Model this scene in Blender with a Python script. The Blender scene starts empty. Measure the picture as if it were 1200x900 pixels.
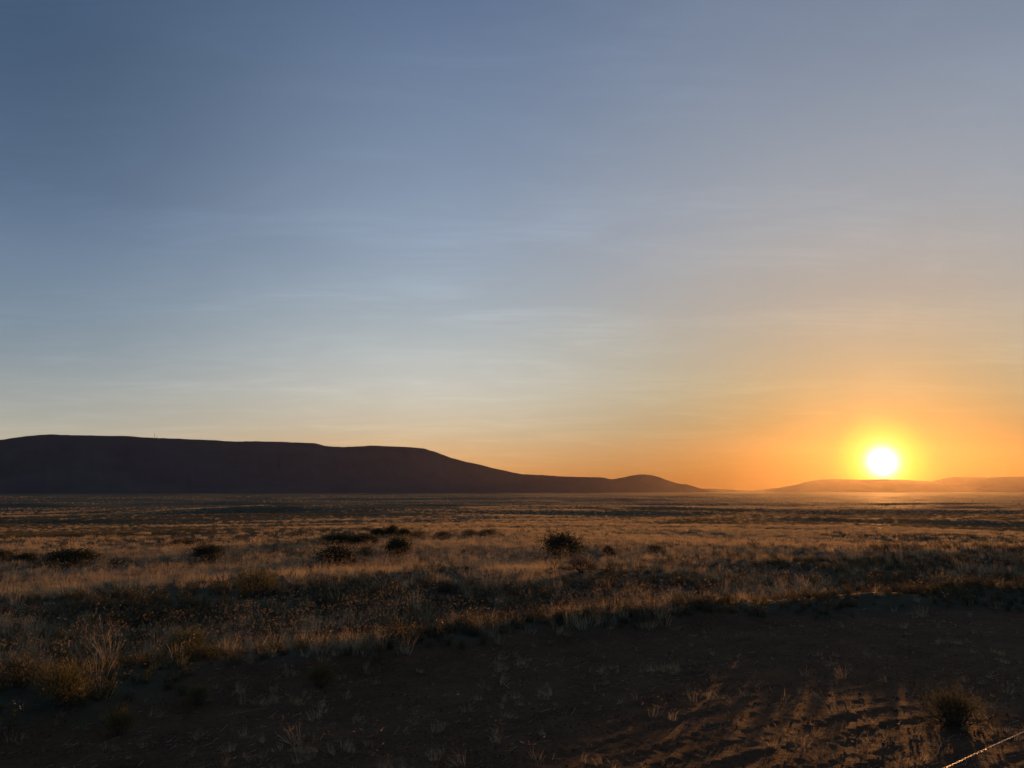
import bpy, bmesh, math, random
import numpy as np
from mathutils import Vector, Matrix

random.seed(7)
rng = np.random.default_rng(11)
S = bpy.context.scene
COL = S.collection
R = math.radians

# ------------------------------------------------------------------ camera
F = 890.0                      # focal length in photo pixels (1200 px wide)
TH = R(8.0)                    # camera tilted up
CAMZ = 3.0
cd = bpy.data.cameras.new('camera')
cam = bpy.data.objects.new('camera', cd)
COL.objects.link(cam)
cd.sensor_width = 36.0
cd.lens = 36.0 * F / 1200.0
cd.clip_start = 0.05
cd.clip_end = 60000.0
cam.location = (0, 0, CAMZ)
cam.rotation_euler = (math.pi / 2 + TH, 0, 0)
S.camera = cam


def ray(px, py):
    u = (px - 600.0) / F
    v = (450.0 - py) / F
    d = np.array([u, math.cos(TH) - v * math.sin(TH), math.sin(TH) + v * math.cos(TH)])
    return d / np.linalg.norm(d)


SUN = ray(1034, 541)
SUN_EL = math.asin(SUN[2])
SUN_AZ = math.atan2(SUN[0], SUN[1])          # clockwise from +Y

# ------------------------------------------------------------------ world / sky
W = bpy.data.worlds.new('World')
S.world = W
W.use_nodes = True
nt = W.node_tree
nt.nodes.clear()


def N(t, kind, **kw):
    n = t.nodes.new(kind)
    for k, v in kw.items():
        if k.startswith('i_'):
            key = k[2:]
            n.inputs[int(key) if key.isdigit() else key].default_value = v
        else:
            setattr(n, k, v)
    return n


def lin(c):
    c = c / 255.0
    return c / 12.92 if c <= 0.04045 else ((c + 0.055) / 1.055) ** 2.4


def math_node(t, op, a, b=None, c=None, clamp=False):
    n = t.nodes.new('ShaderNodeMath')
    n.operation = op
    n.use_clamp = clamp
    for i, q in enumerate((a, b, c)):
        if q is None:
            continue
        if isinstance(q, (int, float)):
            n.inputs[i].default_value = q
        else:
            t.links.new(q, n.inputs[i])
    return n.outputs[0]


def ramp_node(t, fac, stops, interp='LINEAR'):
    n = t.nodes.new('ShaderNodeValToRGB')
    n.color_ramp.interpolation = interp
    el = n.color_ramp.elements
    while len(el) > 1:
        el.remove(el[-1])
    first = True
    for pos, c in stops:
        if first:
            e = el[0]
            e.position = pos
            first = False
        else:
            e = el.new(pos)
        e.color = (c[0], c[1], c[2], 1.0)
    t.links.new(fac, n.inputs[0])
    return n.outputs[0]


def mix_rgb(t, fac, a, b, blend='MIX'):
    n = t.nodes.new('ShaderNodeMix')
    n.data_type = 'RGBA'
    n.blend_type = blend
    for s, q in ((n.inputs[0], fac), (n.inputs[6], a), (n.inputs[7], b)):
        if isinstance(q, (int, float)):
            s.default_value = q
        elif isinstance(q, tuple):
            s.default_value = (q[0], q[1], q[2], 1.0)
        else:
            t.links.new(q, s)
    return n.outputs[2]


tc = N(nt, 'ShaderNodeTexCoord')
nrm = N(nt, 'ShaderNodeVectorMath', operation='NORMALIZE')
nt.links.new(tc.outputs['Generated'], nrm.inputs[0])
DIR = nrm.outputs[0]
sep = N(nt, 'ShaderNodeSeparateXYZ')
nt.links.new(DIR, sep.inputs[0])
zc = sep.outputs[2]
elev = math_node(nt, 'DIVIDE', math_node(nt, 'ARCSINE', zc), math.pi / 2)          # 0..1 = 0..90 deg
# angle from the sun in azimuth, degrees
flat = N(nt, 'ShaderNodeVectorMath', operation='MULTIPLY')
flat.inputs[1].default_value = (1, 1, 0)
nt.links.new(DIR, flat.inputs[0])
fn = N(nt, 'ShaderNodeVectorMath', operation='NORMALIZE')
nt.links.new(flat.outputs[0], fn.inputs[0])
dt = N(nt, 'ShaderNodeVectorMath', operation='DOT_PRODUCT')
nt.links.new(fn.outputs[0], dt.inputs[0])
dt.inputs[1].default_value = (math.sin(SUN_AZ), math.cos(SUN_AZ), 0)
azd = math_node(nt, 'MULTIPLY', math_node(nt, 'ARCCOSINE', math_node(nt, 'MINIMUM', dt.outputs['Value'], 0.99999)), 180 / math.pi)


def stops(lst):
    return [(e / 90.0, tuple(lin(x) for x in c)) for e, c in lst]



ZEN = (62, 82, 114)
skyA = ramp_node(nt, elev, stops([(0, (60, 20, 2)), (1.6, (70, 34, 4)), (3.9, (124, 114, 70)), (6.6, (160, 156, 116)),
                                  (10, (177, 172, 150)), (13.5, (178, 172, 162)), (19.5, (170, 176, 183)), (29, (134, 148, 169)),
                                  (45, (94, 111, 141)), (90, ZEN)]), 'B_SPLINE')
skyM = ramp_node(nt, elev, stops([(0, (228, 140, 72)), (2, (230, 174, 108)), (4.5, (216, 198, 166)), (7.7, (210, 209, 200)),
                                  (11, (186, 194, 195)), (14, (168, 181, 192)), (17.4, (154, 170, 189)), (23.4, (138, 156, 181)),
                                  (34.8, (92, 114, 147)), (50, (74, 95, 128)), (90, ZEN)]), 'B_SPLINE')
skyB = ramp_node(nt, elev, stops([(0, (204, 180, 142)), (2.5, (196, 184, 158)), (4.85, (180, 182, 174)), (9.1, (136, 153, 166)),
                                  (15.1, (115, 136, 162)), (19.5, (90, 111, 139)), (29, (67, 90, 117)), (50, (64, 85, 116)), (90, ZEN)]), 'B_SPLINE')
fAM = N(nt, 'ShaderNodeMapRange', interpolation_type='SMOOTHSTEP')
fAM.inputs['From Min'].default_value = 2
fAM.inputs['From Max'].default_value = 34
nt.links.new(azd, fAM.inputs['Value'])
fMB = N(nt, 'ShaderNodeMapRange', interpolation_type='SMOOTHSTEP')
fMB.inputs['From Min'].default_value = 30
fMB.inputs['From Max'].default_value = 62
nt.links.new(azd, fMB.inputs['Value'])
skyc = mix_rgb(nt, fAM.outputs[0], skyA, skyM)
skyc = mix_rgb(nt, fMB.outputs[0], skyc, skyB)
# physical sky blended in
nish = N(nt, 'ShaderNodeTexSky', sky_type='NISHITA', sun_disc=False)
nish.sun_elevation = SUN_EL
nish.sun_rotation = SUN_AZ
nish.dust_density = 2.0
nish.ozone_density = 3.0
nis = N(nt, 'ShaderNodeVectorMath', operation='SCALE')
nis.inputs['Scale'].default_value = 0.06
nt.links.new(nish.outputs[0], nis.inputs[0])
nmin = N(nt, 'ShaderNodeVectorMath', operation='MINIMUM')
nmin.inputs[1].default_value = (0.9, 0.5, 0.25)
nt.links.new(nis.outputs[0], nmin.inputs[0])
skyc = mix_rgb(nt, 0.12, skyc, nmin.outputs[0])
# thin high cirrus: a flat layer seen in perspective
zz = math_node(nt, 'ADD', math_node(nt, 'MAXIMUM', zc, 0.0), 0.10)
dv = N(nt, 'ShaderNodeVectorMath', operation='DIVIDE')
cmb = N(nt, 'ShaderNodeCombineXYZ')
for i in range(3):
    nt.links.new(zz, cmb.inputs[i])
nt.links.new(DIR, dv.inputs[0])
nt.links.new(cmb.outputs[0], dv.inputs[1])
mp = N(nt, 'ShaderNodeMapping')
mp.inputs['Rotation'].default_value = (0, 0, R(-38))
mp.inputs['Scale'].default_value = (1.3, 2.4, 0.0)
mp.inputs['Location'].default_value = (3.1, 1.7, 0.0)
nt.links.new(dv.outputs[0], mp.inputs[0])
cn = N(nt, 'ShaderNodeTexNoise', i_Scale=0.9, i_Detail=7.0, i_Roughness=0.58, i_Distortion=0.8)
nt.links.new(mp.outputs[0], cn.inputs['Vector'])
cf = N(nt, 'ShaderNodeMapRange')
cf.inputs['From Min'].default_value = 0.44
cf.inputs['From Max'].default_value = 0.80
cf.inputs['To Max'].default_value = 0.40
nt.links.new(cn.outputs[0], cf.inputs['Value'])
mp2 = N(nt, 'ShaderNodeMapping')
mp2.inputs['Rotation'].default_value = (0, 0, R(-62))
mp2.inputs['Scale'].default_value = (1.6, 9.0, 0.0)
nt.links.new(dv.outputs[0], mp2.inputs[0])
cn2 = N(nt, 'ShaderNodeTexNoise', i_Scale=1.1, i_Detail=6.0, i_Roughness=0.6, i_Distortion=1.6)
nt.links.new(mp2.outputs[0], cn2.inputs['Vector'])
cf2 = N(nt, 'ShaderNodeMapRange')
cf2.inputs['From Min'].default_value = 0.40
cf2.inputs['From Max'].default_value = 0.72
cf2.inputs['To Min'].default_value = 0.35
cf2.inputs['To Max'].default_value = 1.25
nt.links.new(cn2.outputs[0], cf2.inputs['Value'])
cfac = math_node(nt, 'MULTIPLY', cf.outputs[0], cf2.outputs[0], clamp=True)
cl = N(nt, 'ShaderNodeVectorMath', operation='SCALE')
cl.inputs['Scale'].default_value = 1.45
nt.links.new(skyc, cl.inputs[0])
skyc = mix_rgb(nt, cfac, skyc, cl.outputs[0])
# the sun and its aureole in the hazy air
sd = N(nt, 'ShaderNodeVectorMath', operation='DOT_PRODUCT')
nt.links.new(DIR, sd.inputs[0])
sd.inputs[1].default_value = tuple(SUN)
ang = math_node(nt, 'MULTIPLY', math_node(nt, 'ARCCOSINE', math_node(nt, 'MINIMUM', sd.outputs['Value'], 0.9999999)), 180 / math.pi)


def aureole(width, power, col, amp, base):
    g = math_node(nt, 'MULTIPLY', math_node(nt, 'EXPONENT', math_node(nt, 'MULTIPLY', math_node(nt, 'POWER', math_node(nt, 'DIVIDE', ang, width), power), -1.0)), amp)
    n = N(nt, 'ShaderNodeVectorMath', operation='SCALE')
    n.inputs[0].default_value = col
    nt.links.new(g, n.inputs['Scale'])
    return mix_rgb(nt, 1.0, base, n.outputs[0], 'ADD')


skyc = aureole(0.56, 1.5, (1.0, 0.88, 0.75), 8.0, skyc)
skyc = aureole(2.35, 3.0, (1.0, 0.80, 0.02), 0.62, skyc)
skyc = aureole(4.5, 1.4, (1.0, 0.36, 0.01), 0.18, skyc)
bg = N(nt, 'ShaderNodeBackground')
nt.links.new(skyc, bg.inputs[0])
bg.inputs[1].default_value = 1.0
wo = N(nt, 'ShaderNodeOutputWorld')
nt.links.new(bg.outputs[0], wo.inputs[0])

# ------------------------------------------------------------------ sun lamp
sl = bpy.data.lights.new('sun', 'SUN')
sl.energy = 5.0
sl.angle = R(0.6)
sl.color = (1.0, 0.40, 0.105)
so = bpy.data.objects.new('sun', sl)
COL.objects.link(so)
so.rotation_euler = Vector((-SUN[0], -SUN[1], -SUN[2])).to_track_quat('-Z', 'Y').to_euler()
so.location = (400, 800, 300)

# ------------------------------------------------------------------ exposure / render
S.view_settings.view_transform = 'Standard'
S.view_settings.look = 'None'
S.view_settings.exposure = 0.0
S.view_settings.gamma = 1.0
S.render.engine = 'CYCLES'
S.cycles.use_denoising = True
S.cycles.max_bounces = 6
S.cycles.transparent_max_bounces = 8
S.cycles.volume_bounces = 0

HAZE_DENSITY = 3.8e-6
HAZE_G = 0.82


# ------------------------------------------------------------------ helpers
def tag(o, label=None, cat=None, group=None, kind=None):
    for k, v in (('label', label), ('category', cat), ('group', group), ('kind', kind)):
        if v is not None:
            o[k] = v
    return o


def mesh_obj(name, verts, faces, mat, parent=None, smooth=False, mats=None, midx=None, link=True):
    me = bpy.data.meshes.new(name)
    me.from_pydata([tuple(v) for v in verts] if not isinstance(verts, np.ndarray) else verts.tolist(), [], faces)
    for m in (mats or [mat]):
        me.materials.append(m)
    if midx is not None:
        me.polygons.foreach_set('material_index', midx)
    if smooth:
        me.polygons.foreach_set('use_smooth', [True] * len(me.polygons))
    me.update()
    o = bpy.data.objects.new(name, me)
    if link:
        COL.objects.link(o)
    if parent is not None:
        o.parent = parent
    return o


def empty(name, loc, rz=0.0):
    o = bpy.data.objects.new(name, None)
    COL.objects.link(o)
    o.location = loc
    o.rotation_euler = (0, 0, rz)
    o.empty_display_size = 0.1
    return o


def hash2(ix, iy, seed):
    h = (ix.astype(np.int64) * 374761393 + iy.astype(np.int64) * 668265263 + seed * 1442695041) & 0xFFFFFFFF
    h = ((h ^ (h >> 13)) * 1274126177) & 0xFFFFFFFF
    h = h ^ (h >> 16)
    return (h & 0xFFFFFF) / float(0xFFFFFF)


def vnoise(x, y, seed=0):
    x = np.asarray(x, float)
    y = np.asarray(y, float)
    ix = np.floor(x)
    iy = np.floor(y)
    fx = x - ix
    fy = y - iy
    fx = fx * fx * fx * (fx * (fx * 6 - 15) + 10)
    fy = fy * fy * fy * (fy * (fy * 6 - 15) + 10)
    a = hash2(ix, iy, seed)
    b = hash2(ix + 1, iy, seed)
    c = hash2(ix, iy + 1, seed)
    d = hash2(ix + 1, iy + 1, seed)
    return (a * (1 - fx) + b * fx) * (1 - fy) + (c * (1 - fx) + d * fx) * fy


def fbm(x, y, seed=0, octv=4, gain=0.5):
    s = 0.0
    amp = 1.0
    tot = 0.0
    for k in range(octv):
        s = s + amp * vnoise(x * 2.03 ** k, y * 2.03 ** k, seed + 17 * k)
        tot += amp
        amp *= gain
    return s / tot * 2 - 1          # -1..1


def sstep(a, b, x):
    t = np.clip((np.asarray(x, float) - a) / (b - a), 0, 1)
    return t * t * (3 - 2 * t)


def on_plane(px, py, z=0.0):
    d = ray(px, py)
    t = (z - CAMZ) / d[2]
    return np.array([d[0] * t, d[1] * t, z])


# fence line: the top strand is 1.22 m above the ground
WIRE_Z = 1.22
wa = on_plane(1110, 900, WIRE_Z)
wb = on_plane(1200, 858, WIRE_Z)
fdir = (wb - wa)[:2]
fdir = fdir / np.linalg.norm(fdir)                 # along the fence
fper = np.array([-fdir[1], fdir[0]])               # into the field
P_FENCE = float(wa[:2] @ fper)
S_A = float(wa[:2] @ fdir)


def sp(x, y):
    return x * fdir[0] + y * fdir[1], x * fper[0] + y * fper[1]


edge_px = [(-120, 872), (0, 856), (110, 842), (200, 820), (300, 803), (450, 784), (560, 766), (650, 752), (760, 743), (870, 729), (1000, 717), (1200, 706), (1400, 697)]
ep = np.array([sp(*on_plane(*q)[:2]) for q in edge_px])
ep = ep[np.argsort(ep[:, 0])]
crest_px = [(-200, 742), (0, 724), (150, 708), (300, 692), (520, 684), (700, 678), (880, 660), (1200, 650), (1400, 645)]
cp = np.array([(math.atan2(on_plane(*q)[0], on_plane(*q)[1]), np.hypot(*on_plane(*q)[:2])) for q in crest_px])


def soil_mask(x, y):
    s, p = sp(x, y)
    e = np.interp(s, ep[:, 0], ep[:, 1]) + 1.0 * fbm(x / 1.6, y / 1.6, 5, 3) + 0.9 * fbm(x / 4.5, y / 4.5, 8, 2) + 0.35 * fbm(x / 0.35, y / 0.35, 6, 2)
    far = 1 - sstep(-0.5, 0.6, p - e)
    near = sstep(2.2, 3.2, p + 0.7 * fbm(x / 1.1, y / 1.1, 9, 3))
    return far * near


def crest_r(x, y):
    return np.interp(np.arctan2(x, y), cp[:, 0], cp[:, 1])


# the plain falls away gently from the road
DROP_R = np.log([1, 42, 60, 85, 120, 250, 500, 1000, 2000, 4000, 9000, 17000])
DROP_Z = np.array([0, 0, -0.25, -0.85, -1.8, -4.4, -7.6, -10.5, -13.5, -16.5, -18, -19.0])


def H(x, y, fine=True):
    x = np.asarray(x, float)
    y = np.asarray(y, float)
    r = np.hypot(x, y)
    s, p = sp(x, y)
    rc = crest_r(x, y)
    front = sstep(-8, 4, y)
    z = 0.16 * fbm(x / 14, y / 14, 1, 3) * sstep(5, 14, r)
    z = z + 0.34 * np.exp(-((r - rc) / (0.16 * rc)) ** 2) * front * (0.75 + 0.5 * fbm(x / 6, y / 6, 3, 2))
    z = z + 0.55 * fbm(x / 42 + 7.1, y / 26, 2, 3) * sstep(28, 70, r)
    z = z + np.interp(np.log(np.maximum(r, 1.0)), DROP_R, DROP_Z)
    z = z + 4.2 * fbm(x / 240 + 3.3, y / 125, 21, 3) * sstep(70, 260, r)
    z = z + 3.2 * fbm(x / 620, y / 420 + 5.1, 22, 3) * sstep(350, 1100, r)
    e = np.interp(s, ep[:, 0], ep[:, 1])
    z = z + 0.27 * np.exp(-((p - e - 1.1) / 1.1) ** 2) * front * (0.7 + 0.6 * vnoise(s / 1.7, p / 1.7, 44))  # low berm along the soil edge, added to throw shade over the tilled strip
    # road bank under the camera, behind the fence
    z = z + 1.4 * (1 - sstep(-0.9, 1.5, p)) * (1 - sstep(60, 120, r))
    if fine:
        m = soil_mask(x, y) * (1 - sstep(30, 45, r))
        q = p + 0.35 * fbm(x / 2.2, y / 2.2, 31, 3)
        fur = 0.5 + 0.5 * np.sin(q * 2 * math.pi / 0.48 + 1.7 * fbm(s / 3.0, p / 3.0, 37, 2))
        z = z + m * (0.020 * fur ** 2 * (0.1 + 0.9 * vnoise(s / 1.1, p / 0.6, 41)) + 0.008 * fbm(x / 0.13, y / 0.13, 33, 3) + 0.008 * fbm(s / 0.7, p / 0.14, 36, 2) - 0.03)
        z = z + (1 - m) * 0.03 * fbm(x / 0.5, y / 0.5, 34, 2) * (1 - sstep(25, 60, r))
    return z


def hit(px, py):
    d = ray(px, py)
    t = np.geomspace(4.0, 9000.0, 6000)
    x, y, z = d[0] * t, d[1] * t, CAMZ + d[2] * t
    below = np.nonzero(z < H(x, y))[0]
    i = below[0] if len(below) else len(t) - 1
    return float(x[i]), float(y[i]), float(H(x[i], y[i])), float(np.hypot(x[i], y[i]))


# ------------------------------------------------------------------ materials
def new_mat(name):
    m = bpy.data.materials.new(name)
    m.use_nodes = True
    t = m.node_tree
    t.nodes.clear()
    out = t.nodes.new('ShaderNodeOutputMaterial')
    return m, t, out


def noise(t, vec, scale, detail=4.0, rough=0.55, dist=0.0):
    n = N(t, 'ShaderNodeTexNoise', i_Scale=scale, i_Detail=detail, i_Roughness=rough, i_Distortion=dist)
    if vec is not None:
        t.links.new(vec, n.inputs['Vector'])
    return n.outputs[0]


def contrast(t, v, a, b, lo=0.0, hi=1.0):
    n = N(t, 'ShaderNodeMapRange')
    n.inputs['From Min'].default_value = a
    n.inputs['From Max'].default_value = b
    n.inputs['To Min'].default_value = lo
    n.inputs['To Max'].default_value = hi
    t.links.new(v, n.inputs['Value'])
    return n.outputs[0]


def ground_mat():
    m, t, out = new_mat('ground')
    co = N(t, 'ShaderNodeTexCoord').outputs['Object']
    at = N(t, 'ShaderNodeAttribute', attribute_name='soil').outputs['Fac']
    # open steppe: straw grass over dusty soil, with patches of sage
    pa = contrast(t, noise(t, co, 0.22, 6, 0.62, 0.6), 0.38, 0.66)
    pb = contrast(t, noise(t, co, 0.020, 8, 0.66, 1.0), 0.43, 0.57)
    pc = contrast(t, noise(t, co, 0.0035, 8, 0.64, 0.8), 0.42, 0.58)
    pd = contrast(t, noise(t, co, 2.4, 5, 0.65), 0.30, 0.70)
    straw = mix_rgb(t, pd, (0.095, 0.072, 0.042), (0.245, 0.190, 0.105))
    sage = mix_rgb(t, pd, (0.045, 0.044, 0.025), (0.105, 0.098, 0.058))
    c = mix_rgb(t, pa, sage, straw)
    c2 = mix_rgb(t, 0.85, c, sage)
    c = mix_rgb(t, pb, c2, c)
    c3 = mix_rgb(t, 0.6, c, (0.042, 0.042, 0.028))
    c = mix_rgb(t, pc, c3, c)
    # tilled soil
    sa = contrast(t, noise(t, co, 1.1, 6, 0.6, 0.3), 0.35, 0.68)
    sb = contrast(t, noise(t, co, 16.0, 5, 0.7), 0.34, 0.72)
    so_ = mix_rgb(t, sa, (0.040, 0.0215, 0.0115), (0.096, 0.053, 0.029))
    so_ = mix_rgb(t, sb, so_, mix_rgb(t, 0.6, so_, (0.165, 0.092, 0.048)))
    col = mix_rgb(t, at, c, so_)
    b = N(t, 'ShaderNodeBsdfPrincipled')
    t.links.new(col, b.inputs['Base Color'])
    b.inputs['Roughness'].default_value = 0.88
    b.inputs['Specular IOR Level'].default_value = 0.04
    bn = noise(t, co, 7.0, 8, 0.7)
    bump = N(t, 'ShaderNodeBump')
    bump.inputs['Strength'].default_value = 0.9
    bump.inputs['Distance'].default_value = 0.05
    t.links.new(bn, bump.inputs['Height'])
    t.links.new(bump.outputs[0], b.inputs['Normal'])
    t.links.new(b.outputs[0], out.inputs[0])
    return m


def leaf_mat(name, cols, trans=0.4, gloss=0.15):
    """thin plant matter: diffuse + light passing through, colour varied from plant to plant"""
    m, t, out = new_mat(name)
    rnd = N(t, 'ShaderNodeObjectInfo').outputs['Random']
    st = [(i / max(1, len(cols) - 1), c) for i, c in enumerate(cols)]
    c = ramp_node(t, rnd, st)
    co = N(t, 'ShaderNodeTexCoord').outputs['Object']
    v = contrast(t, noise(t, co, 9.0, 3, 0.6), 0.3, 0.7, 0.65, 1.3)
    sc = N(t, 'ShaderNodeVectorMath', operation='SCALE')
    t.links.new(c, sc.inputs[0])
    t.links.new(v, sc.inputs['Scale'])
    c = sc.outputs[0]
    d = N(t, 'ShaderNodeBsdfPrincipled')
    d.inputs['Roughness'].default_value = 0.6
    d.inputs['Specular IOR Level'].default_value = gloss
    t.links.new(c, d.inputs['Base Color'])
    tr = N(t, 'ShaderNodeBsdfTranslucent')
    t.links.new(c, tr.inputs['Color'])
    mx = N(t, 'ShaderNodeMixShader')
    mx.inputs[0].default_value = trans
    t.links.new(d.outputs[0], mx.inputs[1])
    t.links.new(tr.outputs[0], mx.inputs[2])
    t.links.new(mx.outputs[0], out.inputs[0])
    return m


def plain_mat(name, ca, cb, scale=6.0, rough=0.85, metal=0.0, spec=0.3, bump=0.0):
    m, t, out = new_mat(name)
    co = N(t, 'ShaderNodeTexCoord').outputs['Object']
    v = contrast(t, noise(t, co, scale, 6, 0.6), 0.32, 0.68)
    b = N(t, 'ShaderNodeBsdfPrincipled')
    t.links.new(mix_rgb(t, v, ca, cb), b.inputs['Base Color'])
    b.inputs['Roughness'].default_value = rough
    b.inputs['Metallic'].default_value = metal
    b.inputs['Specular IOR Level'].default_value = spec
    if bump:
        bp = N(t, 'ShaderNodeBump')
        bp.inputs['Strength'].default_value = 0.7
        bp.inputs['Distance'].default_value = bump
        t.links.new(v, bp.inputs['Height'])
        t.links.new(bp.outputs[0], b.inputs['Normal'])
    t.links.new(b.outputs[0], out.inputs[0])
    return m


M = dict(
    ground=ground_mat(),
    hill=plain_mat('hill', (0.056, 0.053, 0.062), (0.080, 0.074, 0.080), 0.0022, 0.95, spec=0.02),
    straw=leaf_mat('straw_grass', [(0.30, 0.240, 0.140), (0.40, 0.325, 0.190), (0.34, 0.260, 0.150), (0.50, 0.42, 0.25)], 0.55, 0.5),
    head=leaf_mat('seed_heads', [(0.30, 0.22, 0.15), (0.40, 0.31, 0.21), (0.34, 0.23, 0.16)], 0.5),
    olive=leaf_mat('olive_weed', [(0.105, 0.092, 0.032), (0.150, 0.122, 0.044), (0.092, 0.090, 0.040), (0.17, 0.115, 0.05)], 0.4),
    sage=leaf_mat('grey_sage', [(0.070, 0.068, 0.040), (0.105, 0.096, 0.058), (0.085, 0.076, 0.044)], 0.3),
    dark=leaf_mat('dark_leaf', [(0.044, 0.050, 0.027), (0.060, 0.062, 0.036), (0.050, 0.056, 0.030)], 0.2),
    brown=leaf_mat('brown_leaf', [(0.080, 0.054, 0.034), (0.10, 0.07, 0.044)], 0.3),
    bark=plain_mat('bark', (0.035, 0.026, 0.020), (0.075, 0.058, 0.044), 30.0, 0.95),
    litter=leaf_mat('straw_litter', [(0.36, 0.27, 0.18), (0.44, 0.34, 0.23)], 0.4),
    pod=leaf_mat('pale_pod', [(0.50, 0.42, 0.32), (0.62, 0.54, 0.42)], 0.4),
    clod=plain_mat('clod', (0.042, 0.022, 0.012), (0.115, 0.062, 0.033), 5.0, 0.95, spec=0.15),
    zinc=plain_mat('galvanised_wire', (0.50, 0.47, 0.43), (0.34, 0.27, 0.21), 40.0, 0.42, 0.85, 0.5),
    steel=plain_mat('steel_post', (0.06, 0.10, 0.07), (0.12, 0.09, 0.06), 12.0, 0.6, 0.3),
    mast=plain_mat('mast_steel', (0.10, 0.10, 0.10), (0.20, 0.20, 0.20), 2.0, 0.6, 0.4),
)


# ------------------------------------------------------------------ ground
def build_ground():
    rs = [0.0001, 0.4]
    while rs[-1] < 16000:
        r = rs[-1]
        g = 1.07 if r < 5 else 1.005 if r < 22 else 1.012 if r < 60 else 1.02 if r < 1000 else 1.03
        rs.append(r * g)
    rs = np.array(rs)
    az = np.concatenate([np.arange(-48, 48, 0.2), np.arange(48, 312, 3.0)])
    az = np.radians(az)
    A, Rr = np.meshgrid(az, rs)
    X = Rr * np.sin(A)
    Y = Rr * np.cos(A)
    Z = H(X, Y)
    nr, na = X.shape
    v = np.stack([X, Y, Z], -1).reshape(-1, 3)
    i = np.arange(nr - 1)[:, None] * na
    j = np.arange(na)[None, :]
    j2 = (j + 1) % na
    f = np.stack([i + j, i + na + j, i + na + j2, i + j2], -1).reshape(-1, 4)
    me = bpy.data.meshes.new('ground')
    me.vertices.add(len(v))
    me.vertices.foreach_set('co', v.ravel())
    me.loops.add(f.size)
    me.loops.foreach_set('vertex_index', f[:, ::-1].ravel().astype(np.int32))
    me.polygons.add(len(f))
    me.polygons.foreach_set('loop_start', np.arange(0, f.size, 4, dtype=np.int32))
    me.polygons.foreach_set('use_smooth', np.ones(len(f), bool))
    me.update(calc_edges=True)
    a = me.attributes.new('soil', 'FLOAT', 'POINT')
    m = soil_mask(X, Y) * (1 - sstep(60, 90, Rr))
    a.data.foreach_set('value', m.ravel().astype(np.float32))
    me.materials.append(M['ground'])
    o = bpy.data.objects.new('ground', me)
    COL.objects.link(o)
    tag(o, kind='structure')
    return float(Z.min()), o


GROUND_MIN, ground = build_ground()


# ------------------------------------------------------------------ hills
def build_hill(name, prof, d_foot, d_crest, d_back, base, seed, gully=0.16, rows=40):
    prof = np.array(prof, float)
    px = np.arange(prof[0, 0], prof[-1, 0] + 0.1, 2.5)
    py = np.interp(px, prof[:, 0], prof[:, 1])
    k = np.array([1, 2, 3, 2, 1.0])
    py = np.convolve(np.pad(py, 2, mode='edge'), k / k.sum(), 'valid')
    py = py + 0.35 * fbm(px / 6.0, px * 0 + 3.7, seed + 5, 3)
    verts = []
    nb = 14
    for x, y in zip(px, py):
        d = ray(x, y)
        hd = math.hypot(d[0], d[1])
        ux, uy = d[0] / hd, d[1] / hd
        top = max(CAMZ + d[2] / hd * d_crest, base + 0.5)
        foot = d_crest - min(max(3.2 * (top - base), 200.0), d_crest - d_foot)
        for i in range(rows + nb):
            if i < rows:
                t = i / (rows - 1)
                dist = foot + (d_crest - foot) * t
                hh = t ** 1.25
                g = fbm(x / 16.0, t * 2.2 + x / 300.0, seed, 4)
                g2 = abs(fbm(x / 30.0 + t * 0.6, t * 0.8, seed + 3, 3))
                hh = hh - gully * (abs(g) * 0.6 + g2) * 4 * t * (1 - t) * (0.4 + 0.6 * t)
                # keep slopes in front below the sight line to the crest
                lim = (CAMZ + (top - CAMZ) * dist / d_crest - base) / max(top - base, 0.1)
                hh = min(hh, lim * 0.985 + (0.015 if i == rows - 1 else 0))
                if i == rows - 1:
                    hh = 1.0
            else:
                t = (i - rows + 1) / nb
                dist = d_crest + (d_back - d_crest) * t
                hh = (1 - t) ** 1.4
            verts.append((ux * dist, uy * dist, base + (top - base) * max(hh, 0)))
    n = rows + nb
    faces = []
    for c in range(len(px) - 1):
        for i in range(n - 1):
            a = c * n + i
            faces.append((a, a + n, a + n + 1, a + 1))
    o = mesh_obj(name, verts, faces, M['hill'], smooth=True)
    tag(o, kind='structure')
    return o


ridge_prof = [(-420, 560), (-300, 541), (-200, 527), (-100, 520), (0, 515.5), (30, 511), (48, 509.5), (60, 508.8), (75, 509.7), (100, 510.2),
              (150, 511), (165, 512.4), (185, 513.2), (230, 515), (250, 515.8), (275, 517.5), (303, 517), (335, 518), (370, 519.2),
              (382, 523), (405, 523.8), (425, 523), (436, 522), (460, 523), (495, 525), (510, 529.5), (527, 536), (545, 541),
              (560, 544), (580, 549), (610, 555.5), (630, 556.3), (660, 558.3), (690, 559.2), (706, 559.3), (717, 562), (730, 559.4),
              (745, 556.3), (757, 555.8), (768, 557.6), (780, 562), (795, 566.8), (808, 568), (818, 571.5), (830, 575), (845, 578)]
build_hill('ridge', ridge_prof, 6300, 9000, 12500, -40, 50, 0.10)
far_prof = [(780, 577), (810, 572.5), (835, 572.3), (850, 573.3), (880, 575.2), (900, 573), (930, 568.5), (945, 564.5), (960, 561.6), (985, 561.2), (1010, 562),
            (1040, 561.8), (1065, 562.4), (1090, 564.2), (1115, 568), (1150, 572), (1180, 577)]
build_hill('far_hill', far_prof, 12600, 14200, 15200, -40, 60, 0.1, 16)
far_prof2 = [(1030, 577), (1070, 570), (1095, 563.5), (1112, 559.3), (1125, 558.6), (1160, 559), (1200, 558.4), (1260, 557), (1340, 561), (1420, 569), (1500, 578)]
build_hill('far_hill', far_prof2, 14300, 15300, 15950, -40, 70, 0.1, 16)


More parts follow.
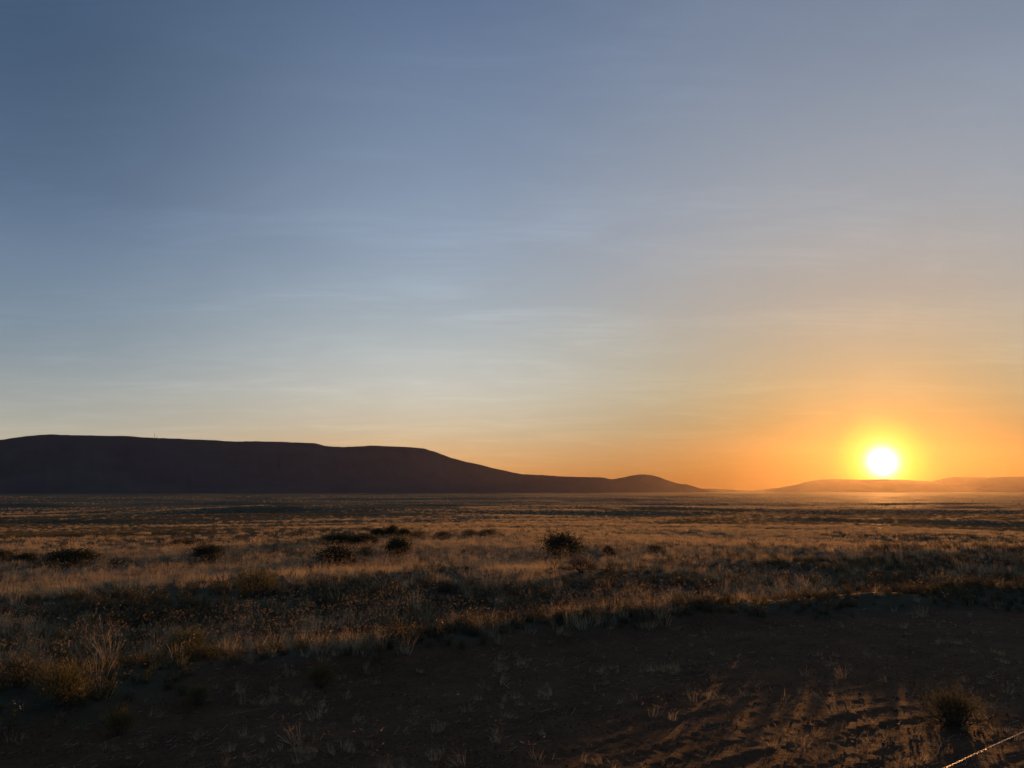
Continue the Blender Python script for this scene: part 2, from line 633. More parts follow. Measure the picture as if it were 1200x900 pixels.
# ------------------------------------------------------------------ plant meshes
class MB:
    def __init__(self):
        self.v, self.f, self.m = [], [], []

    def quad(self, pts, m=0):
        b = len(self.v)
        self.v.extend(pts)
        self.f.append(tuple(range(b, b + len(pts))))
        self.m.append(m)

    def blade(self, base, d, L, w, bend, m=0, seg=2):
        """narrow leaf growing from base along d, bending over by gravity"""
        d = Vector(d).normalized()
        side = d.cross(Vector((random.gauss(0, 1), random.gauss(0, 1), 0.2)))
        if side.length < 1e-4:
            side = Vector((1, 0, 0))
        side.normalize()
        p = Vector(base)
        prev = None
        for i in range(seg + 1):
            t = i / seg
            ww = w * (1 - 0.35 * t)
            if i == seg:
                self.f.append((prev, prev + 1, len(self.v)))
                self.m.append(m)
                self.v.append(tuple(p))
            else:
                b = len(self.v)
                self.v.extend([tuple(p - side * ww / 2), tuple(p + side * ww / 2)])
                if prev is not None:
                    self.f.append((prev, prev + 1, b + 1, b))
                    self.m.append(m)
                prev = b
            p = p + d * L / seg
            d = (d + Vector((d.x * bend, d.y * bend, -bend * 0.55))).normalized()
        return p - d * L / seg * 0.0, d

    def tube(self, pts, r0, r1, n=5, m=0):
        rings = []
        for i, p in enumerate(pts):
            p = Vector(p)
            a = Vector(pts[max(0, i - 1)])
            b = Vector(pts[min(len(pts) - 1, i + 1)])
            d = (b - a).normalized()
            u = d.orthogonal().normalized()
            w = d.cross(u)
            r = r0 + (r1 - r0) * i / max(1, len(pts) - 1)
            base = len(self.v)
            for k in range(n):
                q = p + (u * math.cos(2 * math.pi * k / n) + w * math.sin(2 * math.pi * k / n)) * r
                self.v.append(tuple(q))
            rings.append(base)
        for a, b in zip(rings, rings[1:]):
            for k in range(n):
                self.f.append((a + k, a + (k + 1) % n, b + (k + 1) % n, b + k))
                self.m.append(m)

    def leaf(self, p, L, w, m=0, d=None):
        p = Vector(p)
        d = Vector(d) if d is not None else Vector((random.gauss(0, 1), random.gauss(0, 1), random.gauss(0.4, 0.8)))
        d.normalize()
        s = d.cross(Vector((random.gauss(0, 1), random.gauss(0, 1), random.gauss(0, 1))))
        if s.length < 1e-4:
            return
        s.normalize()
        self.quad([tuple(p), tuple(p + d * L * 0.5 + s * w / 2), tuple(p + d * L), tuple(p + d * L * 0.5 - s * w / 2)], m)

    def build(self, name, mats, parent=None, link=True):
        return mesh_obj(name, self.v, self.f, None, parent, mats=mats, midx=self.m, link=link)


def rdisc(r):
    a = random.random() * 2 * math.pi
    q = r * math.sqrt(random.random())
    return q * math.cos(a), q * math.sin(a)


def grass_tuft(nb, h, spread, w, heads, lean=0.35):
    b = MB()
    for i in range(nb):
        x, y = rdisc(spread)
        hh = h * random.uniform(0.5, 1.1)
        d = (x / max(spread, 0.01) * lean + random.gauss(0, 0.14), y / max(spread, 0.01) * lean + random.gauss(0, 0.14), 1)
        tip, dd = b.blade((x, y, -0.02), d, hh, w * random.uniform(0.7, 1.2), random.uniform(0.05, 0.4), 0)
        if random.random() < heads:
            for k in range(3):
                b.leaf(Vector(tip) - dd * random.uniform(0.0, 0.05), random.uniform(0.03, 0.06), random.uniform(0.005, 0.008), 1,
                       (dd.x + random.gauss(0, 0.5), dd.y + random.gauss(0, 0.5), dd.z * 0.4 + random.gauss(-0.1, 0.4)))
    return b


def weed(h, spread, nst, leaves, pods, lw=0.012, ll=0.05):
    b = MB()
    for i in range(nst):
        x, y = rdisc(spread * 0.35)
        a = random.random() * 6.283
        out = random.uniform(0.15, 0.75)
        p = Vector((x, y, -0.02))
        d = Vector((math.cos(a) * out, math.sin(a) * out, 1)).normalized()
        L = h * random.uniform(0.6, 1.1)
        pts = [p]
        for k in range(4):
            d = (d + Vector((random.gauss(0, 0.16), random.gauss(0, 0.16), 0.05))).normalized()
            pts.append(pts[-1] + d * L / 4)
        b.tube(pts, 0.0035, 0.0015, 3, 2)
        for k in range(leaves):
            t = random.uniform(0.1, 1.0) * 3.99
            q = pts[int(t)].lerp(pts[int(t) + 1], t % 1)
            b.leaf(q + Vector((random.gauss(0, 0.012), random.gauss(0, 0.012), random.gauss(0, 0.01))), ll * random.uniform(0.5, 1.2), lw * random.uniform(0.7, 1.3), 0,
                   (random.gauss(0, 1), random.gauss(0, 1), random.gauss(0.5, 0.4)))
        for k in range(pods):
            if random.random() < 0.55:
                q = pts[4] + Vector((random.gauss(0, 0.03), random.gauss(0, 0.03), random.gauss(-0.01, 0.025)))
                b.leaf(q, 0.022, 0.018, 1)
                b.leaf(q, 0.022, 0.018, 1)
    return b


LIB = {}


def library(name, builders, mats):
    c = bpy.data.collections.new(name)
    for i, b in enumerate(builders):
        o = b.build('%s_form_%02d' % (name, i), mats, link=False)
        c.objects.link(o)
    LIB[name] = (c, len(builders))


library('straw_tuft', [grass_tuft(34, 0.34, 0.14, 0.007, 0.15), grass_tuft(44, 0.28, 0.20, 0.007, 0.1), grass_tuft(26, 0.42, 0.10, 0.007, 0.3), grass_tuft(50, 0.24, 0.24, 0.007, 0.05, 0.6), grass_tuft(30, 0.48, 0.14, 0.007, 0.35, 0.5)], [M['straw'], M['head']])
library('olive_weed', [weed(0.32, 0.22, 10, 20, 0), weed(0.24, 0.25, 12, 16, 0), weed(0.40, 0.2, 9, 22, 1), weed(0.20, 0.3, 14, 14, 0), weed(0.26, 0.26, 12, 18, 0)], [M['olive'], M['pod'], M['bark']])
library('sage_weed', [weed(0.34, 0.3, 15, 22, 0, 0.012, 0.05), weed(0.28, 0.34, 18, 18, 0, 0.012, 0.05), weed(0.42, 0.28, 13, 24, 0, 0.012, 0.055)], [M['sage'], M['pod'], M['bark']])
library('far_green', [grass_tuft(60, 0.30, 0.45, 0.026, 0.0, 0.6), grass_tuft(70, 0.34, 0.5, 0.026, 0.0, 0.7)], [M['sage'], M['head']])
library('far_tuft', [grass_tuft(60, 0.34, 0.45, 0.022, 0.0, 0.3), grass_tuft(60, 0.42, 0.40, 0.022, 0.0, 0.4), grass_tuft(70, 0.28, 0.55, 0.022, 0.0, 0.5)], [M['straw'], M['head']])


def far_shrub(seed):
    random.seed(seed)
    b = MB()
    for i in range(9):
        a = random.random() * 6.283
        c = Vector((math.cos(a) * random.uniform(0, 0.5), math.sin(a) * random.uniform(0, 0.5), random.uniform(0.18, 0.48)))
        for k in range(28):
            b.leaf(c + Vector((random.gauss(0, 0.17), random.gauss(0, 0.17), random.gauss(0, 0.12))), random.uniform(0.1, 0.2), random.uniform(0.05, 0.1))
    return b


library('far_shrub', [far_shrub(1), far_shrub(2), far_shrub(3)], [M['sage']])


def clod(seed):
    random.seed(seed)
    bm = bmesh.new()
    bmesh.ops.create_icosphere(bm, subdivisions=1, radius=1.0)
    for v in bm.verts:
        v.co *= random.uniform(0.65, 1.25)
        v.co.z *= 0.65
    b = MB()
    bm.verts.index_update()
    b.v = [tuple(v.co) for v in bm.verts]
    b.f = [tuple(v.index for v in f.verts) for f in bm.faces]
    b.m = [0] * len(b.f)
    bm.free()
    return b


library('clod', [clod(1), clod(2), clod(3), clod(4)], [M['clod']])
random.seed(99)


def scatter(name, pts, rots, scl, idx, lib, label, cat):
    """one object of uncountable ground cover: plant forms standing on points of the ground"""
    me = bpy.data.meshes.new(name)
    me.vertices.add(len(pts))
    me.vertices.foreach_set('co', np.asarray(pts, np.float32).ravel())
    for nm, ty, key, arr in (('rot', 'FLOAT_VECTOR', 'vector', rots), ('scl', 'FLOAT', 'value', scl), ('idx', 'INT', 'value', idx)):
        a = me.attributes.new(nm, ty, 'POINT')
        a.data.foreach_set(key, np.asarray(arr, np.int32 if ty == 'INT' else np.float32).ravel())
    o = bpy.data.objects.new(name, me)
    COL.objects.link(o)
    g = bpy.data.node_groups.new(name, 'GeometryNodeTree')
    g.interface.new_socket('Geometry', in_out='INPUT', socket_type='NodeSocketGeometry')
    g.interface.new_socket('Geometry', in_out='OUTPUT', socket_type='NodeSocketGeometry')
    gi = g.nodes.new('NodeGroupInput')
    go = g.nodes.new('NodeGroupOutput')
    ip = g.nodes.new('GeometryNodeInstanceOnPoints')
    ci = g.nodes.new('GeometryNodeCollectionInfo')
    ci.inputs['Collection'].default_value = LIB[lib][0]
    ci.inputs['Separate Children'].default_value = True
    ci.inputs['Reset Children'].default_value = True

    def attr(nm, ty):
        n = g.nodes.new('GeometryNodeInputNamedAttribute')
        n.data_type = ty
        n.inputs['Name'].default_value = nm
        return n.outputs['Attribute']
    e2r = g.nodes.new('FunctionNodeEulerToRotation')
    L = g.links.new
    L(attr('rot', 'FLOAT_VECTOR'), e2r.inputs[0])
    L(gi.outputs[0], ip.inputs['Points'])
    L(ci.outputs[0], ip.inputs['Instance'])
    ip.inputs['Pick Instance'].default_value = True
    L(attr('idx', 'INT'), ip.inputs['Instance Index'])
    L(e2r.outputs[0], ip.inputs['Rotation'])
    L(attr('scl', 'FLOAT'), ip.inputs['Scale'])
    L(ip.outputs[0], go.inputs[0])
    md = o.modifiers.new('scatter', 'NODES')
    md.node_group = g
    tag(o, label, cat, kind='stuff')
    return o


def polar_points(n, r0, r1, power=1.0, half=47):
    """power 2 = even per square metre, 0 = even per log distance"""
    u = rng.random(n)
    if power == 0:
        r = r0 * (r1 / r0) ** u
    else:
        r = (r0 ** power + u * (r1 ** power - r0 ** power)) ** (1 / power)
    a = np.radians(rng.uniform(-half, half, n))
    return r * np.sin(a), r * np.cos(a), r


def make_scatter(name, lib, x, y, keep, smin, smax, label, cat, tilt=0.12, sink=0.0, sc=None):
    keep = keep > rng.random(len(x))
    x, y = x[keep], y[keep]
    n = len(x)
    z = H(x, y) - sink
    rots = np.stack([rng.normal(0, tilt, n), rng.normal(0, tilt, n), rng.uniform(0, 6.283, n)], -1)
    s = smin + (smax - smin) * (0.75 * rng.random(n) ** 1.6 + 0.55 * rng.random(n) ** 9)
    if sc is not None:
        s = s * sc[keep]
    print(name, n)
    return scatter(name, np.stack([x, y, z], -1), rots, s, rng.integers(0, LIB[lib][1], n), lib, label, cat)


def veg(x, y):
    """0..1: how much plant cover grows here (none on the tilled strip and behind the fence)"""
    s, p = sp(x, y)
    m = soil_mask(x, y)
    return 1 - m


def patch(x, y, sc, seed, a, b):
    return sstep(a, b, fbm(x / sc, y / sc, seed, 4))


# shrubs one can tell apart: pixel of the foot, width and height in pixels, kind, label
SH = [
    (4, 658, 30, 12, 'dark', 'low dark sagebrush on the open grass below the highest part of the ridge'),
    (29, 659, 24, 10, 'dark', 'small dark sagebrush touching the low one below the ridge top'),
    (85, 662, 46, 18, 'dark', 'broad dark sagebrush standing alone in pale grass under the ridge'),
    (136, 667, 20, 12, 'brown', 'small brownish shrub in the grass beside the broad dark sagebrush'),
    (214, 640, 26, 8, 'dark', 'thin low sagebrush just behind a rounder dark one'),
    (242, 656, 37, 16, 'dark', 'rounded dark sagebrush in front of a thin low one, below the radio masts'),
    (299, 700, 46, 28, 'olive', 'fuzzy olive rabbitbrush on the crest of the low swell'),
    (395, 663, 44, 21, 'dark', 'largest dark sagebrush, wide and rounded, in front of the shrub cluster'),
    (398, 637, 44, 11, 'dark', 'long flat dark sagebrush at the end of the shrub cluster'),
    (428, 637, 24, 10, 'dark', 'low dark sagebrush touching the long flat one in the cluster'),
    (442, 630, 20, 10, 'dark', 'dark sagebrush at the back of the shrub cluster'),
    (459, 629, 18, 12, 'dark', 'tallest dark sagebrush at the back of the shrub cluster'),
    (474, 630, 16, 10, 'dark', 'dark sagebrush at the back of the shrub cluster'),
    (490, 632, 20, 9, 'sage', 'grey green sagebrush at the sunward end of the shrub cluster'),
    (467, 649, 30, 18, 'dark', 'round ball shaped dark sagebrush in front of the shrub cluster'),
    (430, 651, 18, 11, 'sage', 'small grey sagebrush between the largest and the ball shaped shrubs'),
    (519, 632, 18, 9, 'sage', 'small grey sagebrush standing alone past the shrub cluster'),
    (550, 629, 16, 8, 'sage', 'paired little grey sagebrush in the pale grass beyond the cluster'),
    (571, 628, 20, 7, 'sage', 'paired little grey sagebrush in the pale grass beyond the cluster'),
    (658, 653, 38, 25, 'dark', 'tallest bushy shrub rising above the grass, standing apart from the cluster'),
    (681, 671, 36, 17, 'brown', 'spreading brown tumbleweed in front of the tallest bushy shrub'),
    (713, 652, 15, 11, 'dark', 'small dark round sagebrush next to the tallest bushy shrub'),
    (767, 647, 17, 9, 'sage', 'low grey sagebrush in the grass near the small dark round one'),
    (520, 694, 30, 12, 'sage', 'low soft sagebrush at the foot of the pale grass swell'),
    (1118, 850, 62, 38, 'wisp', 'wispy olive shrub growing on bare soil by the wire fence'),
    (375, 806, 32, 24, 'olive', 'small rounded green shrub alone at the edge of the tilled soil'),
    (138, 862, 34, 26, 'olive', 'small olive shrub on dark soil in front of the weedy margin'),
    (72, 830, 60, 44, 'olive', 'large leafy olive shrub in the weedy margin of the soil'),
    (22, 806, 50, 34, 'sage', 'grey leafy shrub at the far end of the weedy margin'),
    (232, 826, 30, 22, 'olive', 'green shrub in the weedy margin where it meets the soil'),
    (218, 770, 44, 28, 'olive', 'bushy olive shrub set back inside the weedy margin'),
]


def _pos(q):
    x, y, z, r = hit(q[0], q[1])
    return x, y, q[2] / F * y


SHP = [_pos(q) for q in SH]


def clear(x, y):
    """little grass right at the shrubs"""
    k = np.ones(len(x))
    for cx, cy, w in SHP:
        r = math.hypot(cx, cy)
        ox, oy = cx - cx / r * 0.8 * w, cy - cy / r * 0.8 * w
        k *= 1 - 0.9 * np.exp(-(((x - ox) ** 2 + (y - oy) ** 2) / (0.95 * w) ** 2) ** 2)
    return k


# a pale strip of open grass in the middle distance
BAND = []
for q in ((560, 617), (680, 614), (780, 608), (900, 601), (1200, 598)):
    hx, hy, hz, hr = hit(*q)
    BAND.append((math.atan2(hx, hy), hr))
# near field 8-45 m
x, y, r = polar_points(34000, 5.5, 46, 1.15)
front = sstep(1.25, 0.9, r / crest_r(x, y))                # 1 in front of the low swell
w = veg(x, y) * np.maximum(0.05 + 0.95 * patch(x, y, 2.6, 71, -0.15, 0.22), 0.75 * (1 - front)) * (1 - 0.66 * front * patch(x, y, 7.0, 85, -0.3, 0.1)) * clear(x, y)
make_scatter('dry_grass', 'straw_tuft', x, y, w, 0.40, 1.1, 'dry straw coloured grass covering the near steppe', 'grass')
x, y, r = polar_points(30000, 5.5, 46, 1.15)
front = sstep(1.2, 0.85, r / crest_r(x, y))
s_, p_ = sp(x, y)
rim = np.exp(-((p_ - np.interp(s_, ep[:, 0], ep[:, 1]) - 1.0) / 0.9) ** 2)          # weeds thick on the low bank added to shade the soil
w = veg(x, y) * np.maximum((0.08 + 0.75 * front) * (0.05 + 0.95 * patch(x, y, 2.0, 72, -0.1, 0.25)), 0.6 * rim) * clear(x, y)
make_scatter('olive_weeds', 'olive_weed', x, y, w, 0.45, 1.1, 'low olive green weeds among the dry grass', 'weeds')
x, y, r = polar_points(24000, 8, 70, 1.15)
front = sstep(1.15, 0.9, r / crest_r(x, y))
w = veg(x, y) * (0.16 + 0.7 * front) * patch(x, y, 4.5, 73, -0.1, 0.25) * clear(x, y)
make_scatter('sage_weeds', 'sage_weed', x, y, w, 0.5, 1.2, 'soft grey green sage weeds in low drifts', 'weeds')
# middle distance 40-420 m
x, y, r = polar_points(140000, 38, 500, 0.5)
big = np.maximum(patch(x, y * 1.3, 85.0, 79, 0.0, 0.22), 0.8 * (1 - sstep(42, 62, r)))
w = (0.18 + 0.82 * patch(x, y * 1.2, 17.0, 74, -0.3, 0.3)) * (0.10 + 0.90 * big) * clear(x, y)
w = w * (0.5 + 0.5 * np.maximum(sstep(-0.15, 0.15, np.arctan2(x, y)), 1 - sstep(42, 62, r)))
rb = np.interp(np.arctan2(x, y), [b_[0] for b_ in BAND], [b_[1] for b_ in BAND])
w = np.maximum(w, np.exp(-((r - rb) / (0.13 * rb)) ** 2) * sstep(-0.08, 0.03, np.arctan2(x, y)))
make_scatter('far_grass', 'far_tuft', x, y, w, 0.4, 0.85, 'pale dry grass spreading across the middle distance', 'grass', sc=1 + sstep(60, 400, r) * 0.9)
x, y, r = polar_points(90000, 38, 500, 0.5)
big = np.maximum(patch(x, y * 1.3, 85.0, 79, 0.0, 0.22), 0.8 * (1 - sstep(42, 62, r)))
w = (0.4 + 0.6 * patch(x, y * 1.2, 14.0, 80, -0.2, 0.3)) * (1 - 0.75 * big) * clear(x, y)
make_scatter('far_sage_cover', 'far_green', x, y, w, 0.4, 0.9, 'dull grey green sage cover in drifts across the middle distance', 'sage', sc=1 + sstep(60, 400, r) * 0.9)
x, y, r = polar_points(45000, 400, 3000, 0.35)
w = (0.05 + 0.95 * patch(x, y * 1.5, 55.0, 83, -0.1, 0.2)) * (0.15 + 0.85 * patch(x, y * 1.6, 230.0, 84, -0.15, 0.15))
make_scatter('distant_grass', 'far_tuft', x, y, w, 0.5, 0.9, 'thin streaks of dry grass far out on the plain', 'grass', sc=1.9 + sstep(400, 2500, r) * 2.6)
x, y, r = polar_points(9000, 70, 1200, 0.6)
w = patch(x, y, 60.0, 75, 0.05, 0.35)
make_scatter('far_sagebrush', 'far_shrub', x, y, w, 0.4, 1.0, 'scattered sagebrush dotting the far plain', 'sagebrush', sc=0.8 + sstep(100, 700, r) * 0.7)
# strip along the fence and sparse growth on the tilled soil
x, y, r = polar_points(16000, 6, 30, 0.6)
s_, p_ = sp(x, y)
w = soil_mask(x, y) * (patch(x, y, 0.9, 76, 0.15, 0.45) * 0.5 + 0.14 * patch(x, y, 0.4, 78, 0.1, 0.5) + 0.02)
make_scatter('soil_stubble', 'straw_tuft', x, y, w, 0.15, 0.62, 'small dead grass stubble on the tilled soil', 'stubble', 0.6)
# clods
x, y, r = polar_points(80000, 5.5, 26, 0.8)
w = soil_mask(x, y) * (0.25 + 0.75 * patch(x, y, 0.8, 77, -0.2, 0.3))
sc = 0.004 + 0.020 * rng.random(len(x)) ** 5
make_scatter('soil_clods', 'clod', x, y, w, 0.8, 1.3, 'dark crumbly clods of tilled soil', 'soil', 1.0, sc=sc)


# straw litter lying in lines along the furrows
def straw_litter():
    x, y, r = polar_points(60000, 5.5, 26, 0.8)
    s, p = sp(x, y)
    q = p + 0.35 * fbm(x / 2.2, y / 2.2, 31, 3)
    line = np.exp(-((q / 0.48 * 1.0 + 0.27 * fbm(s / 3.0, p / 3.0, 37, 2) - 0.25) % 1.0 - 0.5) ** 2 / 0.012)
    w = soil_mask(x, y) * (0.022 + 0.75 * line * patch(x, y, 1.6, 81, 0.0, 0.3) + 0.25 * patch(x, y, 0.7, 82, 0.3, 0.55))
    k = w > rng.random(len(x))
    x, y, s = x[k], y[k], s[k]
    n = len(x)
    z = H(x, y) + 0.008
    a = math.atan2(fdir[1], fdir[0]) + rng.normal(0, 0.5, n)
    L = 0.015 + 0.13 * rng.random(n) ** 2
    wd = rng.uniform(0.003, 0.008, n)
    dz = rng.normal(0, 0.12, n) * L
    cx, sx = np.cos(a), np.sin(a)
    P = []
    for e, sd_ in ((-0.5, -0.5), (-0.5, 0.5), (0.5, 0.5), (0.5, -0.5)):
        P.append(np.stack([x + cx * L * e - sx * wd * sd_, y + sx * L * e + cx * wd * sd_, z + np.abs(dz) * (e + 0.5) * 2], -1))
    top = np.stack([x, y, z + wd * 0.6 + np.abs(dz)], -1)
    V = np.stack([P[0], P[1], P[2], P[3], top], 1).reshape(-1, 3)
    F_ = []
    for i in range(n):
        b = i * 5
        F_ += [(b, b + 1, b + 4), (b + 1, b + 2, b + 4), (b + 2, b + 3, b + 4), (b + 3, b, b + 4)]
    o = mesh_obj('straw_litter', V, F_, M['litter'])
    tag(o, 'thin straw litter strewn along the furrows of dark soil', 'straw', kind='stuff')
    print('litter', n)


straw_litter()


# ------------------------------------------------------------------ shrubs
def shrub_meshes(seed, w, h, nclump, nleaf, leafL, leafW, low=0.32, foot=0.05):
    """unit shrub about w wide and h tall: crooked stems and a lumpy crown of small leaves"""
    random.seed(seed)
    st = MB()
    cr = MB()
    cl = []
    for i in range(nclump):
        a = i * 2.399 + random.uniform(-0.5, 0.5)
        q = math.sqrt((i + 0.5) / nclump)
        rr = q * w / 2 * random.uniform(0.7, 0.95)
        zt = h * (low + (0.87 - low) * math.sqrt(max(0, 1 - q * q))) * random.uniform(0.72, 1.12)
        cl.append(Vector((rr * math.cos(a), rr * math.sin(a), zt)))
    for c in cl:
        pts = [Vector((random.gauss(0, foot), random.gauss(0, foot), -0.04))]
        for k in range(1, 5):
            t = k / 4
            pts.append(Vector((c.x * t ** 0.8, c.y * t ** 0.8, c.z * t ** 1.2)) + Vector((random.gauss(0, 0.03), random.gauss(0, 0.03), 0)) * (1 if k < 4 else 0))
        st.tube(pts, 0.018, 0.005, 4)
        for k in range(5):
            e = c + Vector((random.gauss(0, 0.12), random.gauss(0, 0.12), random.gauss(0.06, 0.08))) * (w + 0.3)
            st.tube([pts[3], (pts[3] + e) / 2 + Vector((random.gauss(0, 0.02), random.gauss(0, 0.02), 0)), e], 0.006, 0.002, 3)
        for k in range(nleaf):
            rad = w * random.uniform(0.10, 0.17)
            p = c + Vector((random.gauss(0, rad), random.gauss(0, rad), random.gauss(0, rad * 0.72)))
            if p.z < 0.02:
                p.z = random.uniform(0.02, 0.1)
            cr.leaf(p, leafL * random.uniform(0.6, 1.3), leafW * random.uniform(0.7, 1.3), 0, (p - Vector((0, 0, 0.1))).normalized() + Vector((random.gauss(0, 0.6), random.gauss(0, 0.6), random.gauss(0.5, 0.5))))
    return st, cr


def shrub_kind(name, seed, leaf_material, **kw):
    st, cr = shrub_meshes(seed, 1.0, 0.62, **kw)
    a = st.build('stems', [M['bark']], link=False)
    b = cr.build('crown', [leaf_material], link=False)
    return name, a.data, b.data


KINDS = {
    'dark': [shrub_kind('sagebrush', 100 + i, M['dark'], nclump=15 + 2 * i, nleaf=220, leafL=0.070, leafW=0.024, low=0.2) for i in range(4)],
    'sage': [shrub_kind('sagebrush', 120 + i, M['sage'], nclump=13 + 2 * i, nleaf=130, leafL=0.080, leafW=0.018) for i in range(3)],
    'olive': [shrub_kind('rabbitbrush', 140 + i, M['olive'], nclump=14 + 2 * i, nleaf=130, leafL=0.090, leafW=0.014) for i in range(3)],
    'wisp': [shrub_kind('rabbitbrush', 180, M['olive'], nclump=40, nleaf=60, leafL=0.075, leafW=0.010, low=0.08, foot=0.19)],
    'brown': [shrub_kind('tumbleweed', 160 + i, M['brown'], nclump=13 + 2 * i, nleaf=110, leafL=0.080, leafW=0.012) for i in range(2)],
}
kc = {k: 0 for k in KINDS}


def shrub(px, py, wpx, hpx, kind, label, group=None):
    x, y, z, r = hit(px, py)
    name, sm, cm = KINDS[kind][kc[kind] % len(KINDS[kind])]
    kc[kind] += 1
    depth = y * math.cos(TH) + (z - CAMZ) * math.sin(TH)
    w = wpx / F * depth
    h = hpx / F * depth / 0.62
    root = empty(name, (x, y, z - 0.02), random.uniform(0, 6.28))
    root.scale = (w, w * random.uniform(0.85, 1.15), h)
    tag(root, label, 'shrub', group)
    for nm, me in (('stems', sm), ('crown', cm)):
        o = bpy.data.objects.new(nm, me)
        COL.objects.link(o)
        o.parent = root
    return root


random.seed(5)
ctr = {}
for q in SH:
    ctr[q[5]] = ctr.get(q[5], 0) + 1
for q in SH:
    shrub(*q, group='shrubs of the steppe' if ctr[q[5]] > 1 else None)

# single dry tufts standing on the tilled strip
tufts = []
for i in range(4):
    random.seed(200 + i)
    tufts.append((grass_tuft(16, 0.15, 0.06, 0.004, 0.0, 0.9).build('blades', [M['straw'], M['head']], link=False).data,
                  grass_tuft(5, 0.19, 0.04, 0.003, 1.0, 0.6).build('seed_stalks', [M['head'], M['head']], link=False).data))
random.seed(31)
TF = [(344, 853), (371, 868), (424, 851), (431, 876), (549, 834), (487, 850), (583, 858), (606, 819), (638, 806), (699, 833), (746, 820), (629, 891),
      (865, 850), (906, 875), (941, 876), (640, 820), (770, 838), (905, 745), (860, 783), (1040, 868), (960, 888), (1075, 862), (1010, 880), (1160, 830), (1180, 812)]
for i, (px, py) in enumerate(TF):
    x, y, z, r = hit(px, py)
    a, b = tufts[i % 4]
    root = empty('grass_tuft', (x, y, z), random.uniform(0, 6.28))
    k = random.uniform(0.6, 1.15)
    root.scale = (k, k, k)
    if sp(x, y)[1] < 5.6:
        tag(root, 'low straw tuft in the stubble along the wire fence', 'grass tuft', 'dry tufts along the wire fence')
    else:
        tag(root, 'small dry straw coloured tuft standing alone on the dark tilled soil', 'grass tuft', 'dry tufts on the tilled soil')
    for nm, me in (('blades', a), ('seed_stalks', b)):
        o = bpy.data.objects.new(nm, me)
        COL.objects.link(o)
        o.parent = root


# ------------------------------------------------------------------ barbed wire fence
def fence():
    def at(s, z):
        q = fdir * s + fper * P_FENCE
        return Vector((q[0], q[1], z))
    posts = [S_A + 2.6 + 4.6 * k for k in (-3, -2, -1, 0, 1, 2, 3)]
    gz = {s: float(H(*at(s, 0).xy)) for s in posts}
    root = empty('barbed_wire_fence', at(posts[3], gz[posts[3]]))
    tag(root, 'barbed wire fence with twisted strand catching the low sun along the tilled soil', 'fence')
    inv = Matrix.Translation(root.location).inverted()
    zs = [WIRE_Z, 0.92, 0.62, 0.34]
    for s in posts:
        b = MB()
        p = at(s, 0)
        u = Vector((fdir[0], fdir[1], 0))
        v = Vector((fper[0], fper[1], 0))

        def box(o, hu, hv, z0, z1):
            c = [p + o + u * a + v * d for a, d in ((-hu, -hv), (hu, -hv), (hu, hv), (-hu, hv))]
            base = len(b.v)
            b.v += [tuple(inv @ Vector((q.x, q.y, z0))) for q in c] + [tuple(inv @ Vector((q.x, q.y, z1))) for q in c]
            for f in ((3, 2, 1, 0), (4, 5, 6, 7), (0, 1, 5, 4), (1, 2, 6, 5), (2, 3, 7, 6), (3, 0, 4, 7)):
                b.f.append(tuple(base + k for k in f))
                b.m.append(0)
        g = gz[s]
        off = v * -0.012
        box(off, 0.022, 0.004, g - 0.3, g + 1.36)
        box(off - v * 0.019, 0.004, 0.015, g - 0.3, g + 1.355)
        for k in range(20):
            z = g + 0.15 + k * 0.06
            box(off + v * 0.006, 0.006, 0.0018, z, z + 0.015)
        b.build('post', [M['steel']], root)
    for zi, z in enumerate(zs):
        b = MB()
        bb = MB()
        for s0, s1 in zip(posts, posts[1:]):
            n = int((s1 - s0) / 0.0125) if zi == 0 else int((s1 - s0) / 0.05)
            for ph in (0, math.pi):
                pts = []
                for i in range(n + 1):
                    t = i / n
                    s = s0 + (s1 - s0) * t
                    sag = -0.012 * 4 * t * (1 - t) - (0.006 * math.sin(9 * t) if zi == 0 else 0)
                    a = s * 2 * math.pi / 0.09 + ph
                    c = at(s, z + sag + 0.012) + Vector((fper[0] * math.cos(a), fper[1] * math.cos(a), math.sin(a))) * 0.0032
                    pts.append(inv @ c)
                b.tube(pts, 0.0021, 0.0021, 4)
            k = int((s1 - s0) / 0.125)
            for j in range(k):
                t = (j + 0.5) / k
                s = s0 + (s1 - s0) * t
                sag = -0.012 * 4 * t * (1 - t) - (0.006 * math.sin(9 * t) if zi == 0 else 0)
                c = at(s, z + sag + 0.012)
                for q in range(2):
                    a = random.random() * 6.28
                    d = Vector((fper[0] * math.cos(a), fper[1] * math.cos(a), math.sin(a))) + Vector((fdir[0], fdir[1], 0)) * random.uniform(-0.4, 0.4)
                    e = Vector((fdir[0], fdir[1], 0)) * 0.004 * (q - 0.5)
                    bb.tube([inv @ (c + e - d * 0.014), inv @ (c + e), inv @ (c + e + d * 0.014)], 0.0014, 0.0010, 3)
        w = b.build('wire_strand', [M['zinc']], root)
        o = bb.build('barbs', [M['zinc']], w)
        tag(o, kind='stuff')


fence()


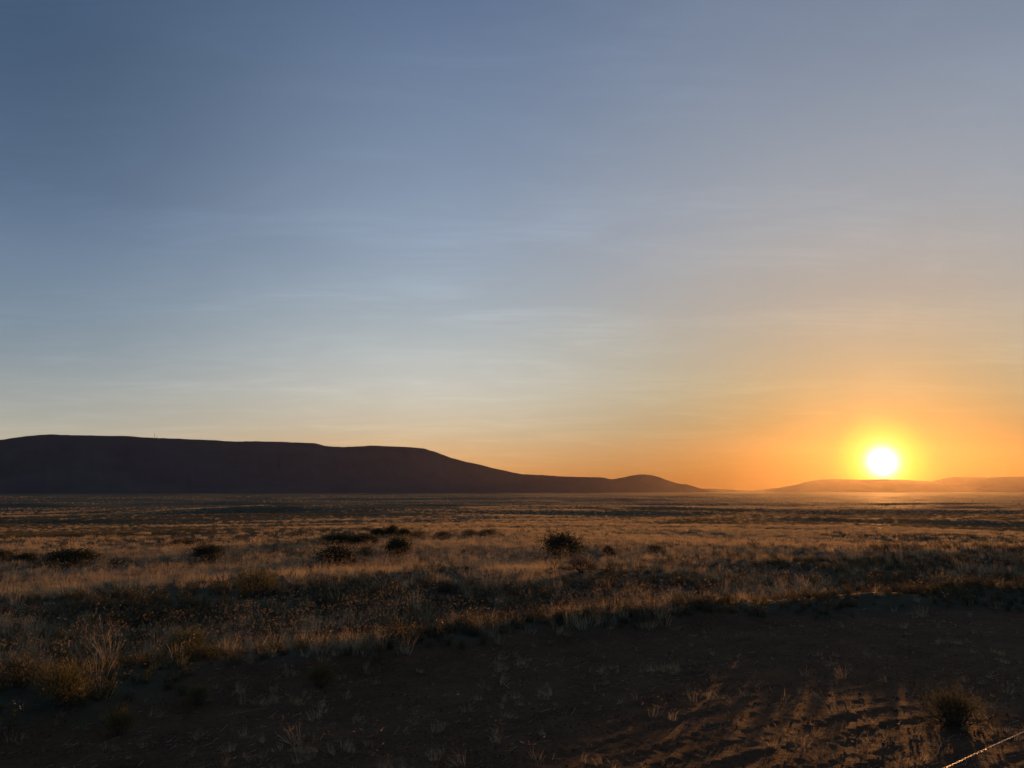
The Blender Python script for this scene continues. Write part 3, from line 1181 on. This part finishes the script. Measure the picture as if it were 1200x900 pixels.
# ------------------------------------------------------------------ radio masts on the ridge
def mast(px, py, dist, height, label, dishes):
    d = ray(px, py)
    hd = math.hypot(d[0], d[1])
    base = Vector((d[0] / hd * dist, d[1] / hd * dist, CAMZ + d[2] / hd * dist - 9))
    root = empty('radio_mast', base)
    tag(root, label, 'mast')
    b = MB()
    w0, w1 = 3.2, 1.4
    H2 = height + 9
    lv = 10
    cs = [(1, 1), (-1, 1), (-1, -1), (1, -1)]

    def P(i, k):
        t = i / lv
        w = w0 + (w1 - w0) * t
        return Vector((cs[k % 4][0] * w, cs[k % 4][1] * w, H2 * t))
    for k in range(4):
        b.tube([P(0, k), P(lv, k)], 0.45, 0.35, 4)
    for i in range(lv):
        for k in range(4):
            b.tube([P(i, k), P(i + 1, k + 1)], 0.2, 0.2, 3)
            b.tube([P(i + 1, k), P(i + 1, k + 1)], 0.2, 0.2, 3)
    b.build('lattice', [M['mast']], root)
    b = MB()
    b.tube([(0, 0, H2 - 0.5), (0, 0, H2 + 12)], 0.7, 0.35, 6)
    b.build('antenna', [M['mast']], root)
    for z, a in dishes:
        b = MB()
        c = Vector((math.cos(a) * 3.0, math.sin(a) * 3.0, z))
        n = Vector((math.cos(a), math.sin(a), 0))
        b.tube([Vector((0, 0, z)) + n * 1.4, c, c + n * 0.8], 0.8, 2.2, 10)
        b.build('dish', [M['mast']], root)


mast(181, 513.3, 8950, 46, 'taller lattice radio mast on the crest of the dark ridge', [(34, -1.9), (42, -0.8)])
mast(184, 513.5, 8950, 22, 'shorter lattice radio mast beside the taller one on the ridge', [(22, -1.5)])


# ------------------------------------------------------------------ haze
def haze():
    m, t, out = new_mat('haze')
    v = N(t, 'ShaderNodeVolumePrincipled')
    v.inputs['Color'].default_value = (1.0, 0.86, 0.66, 1)
    v.inputs['Density'].default_value = HAZE_DENSITY
    v.inputs['Anisotropy'].default_value = HAZE_G
    t.links.new(v.outputs[0], out.inputs['Volume'])
    b = 16800.0
    z0, z1 = min(GROUND_MIN, -40.0) - 1.0, 900.0
    vs = [(-b, -b, z0), (b, -b, z0), (b, b, z0), (-b, b, z0), (-b, -b, z1), (b, -b, z1), (b, b, z1), (-b, b, z1)]
    fs = [(3, 2, 1, 0), (4, 5, 6, 7), (0, 1, 5, 4), (1, 2, 6, 5), (2, 3, 7, 6), (3, 0, 4, 7)]
    o = mesh_obj('haze', vs, fs, m)
    tag(o, 'thin dusty evening haze over the whole plain', 'haze', kind='stuff')


haze()
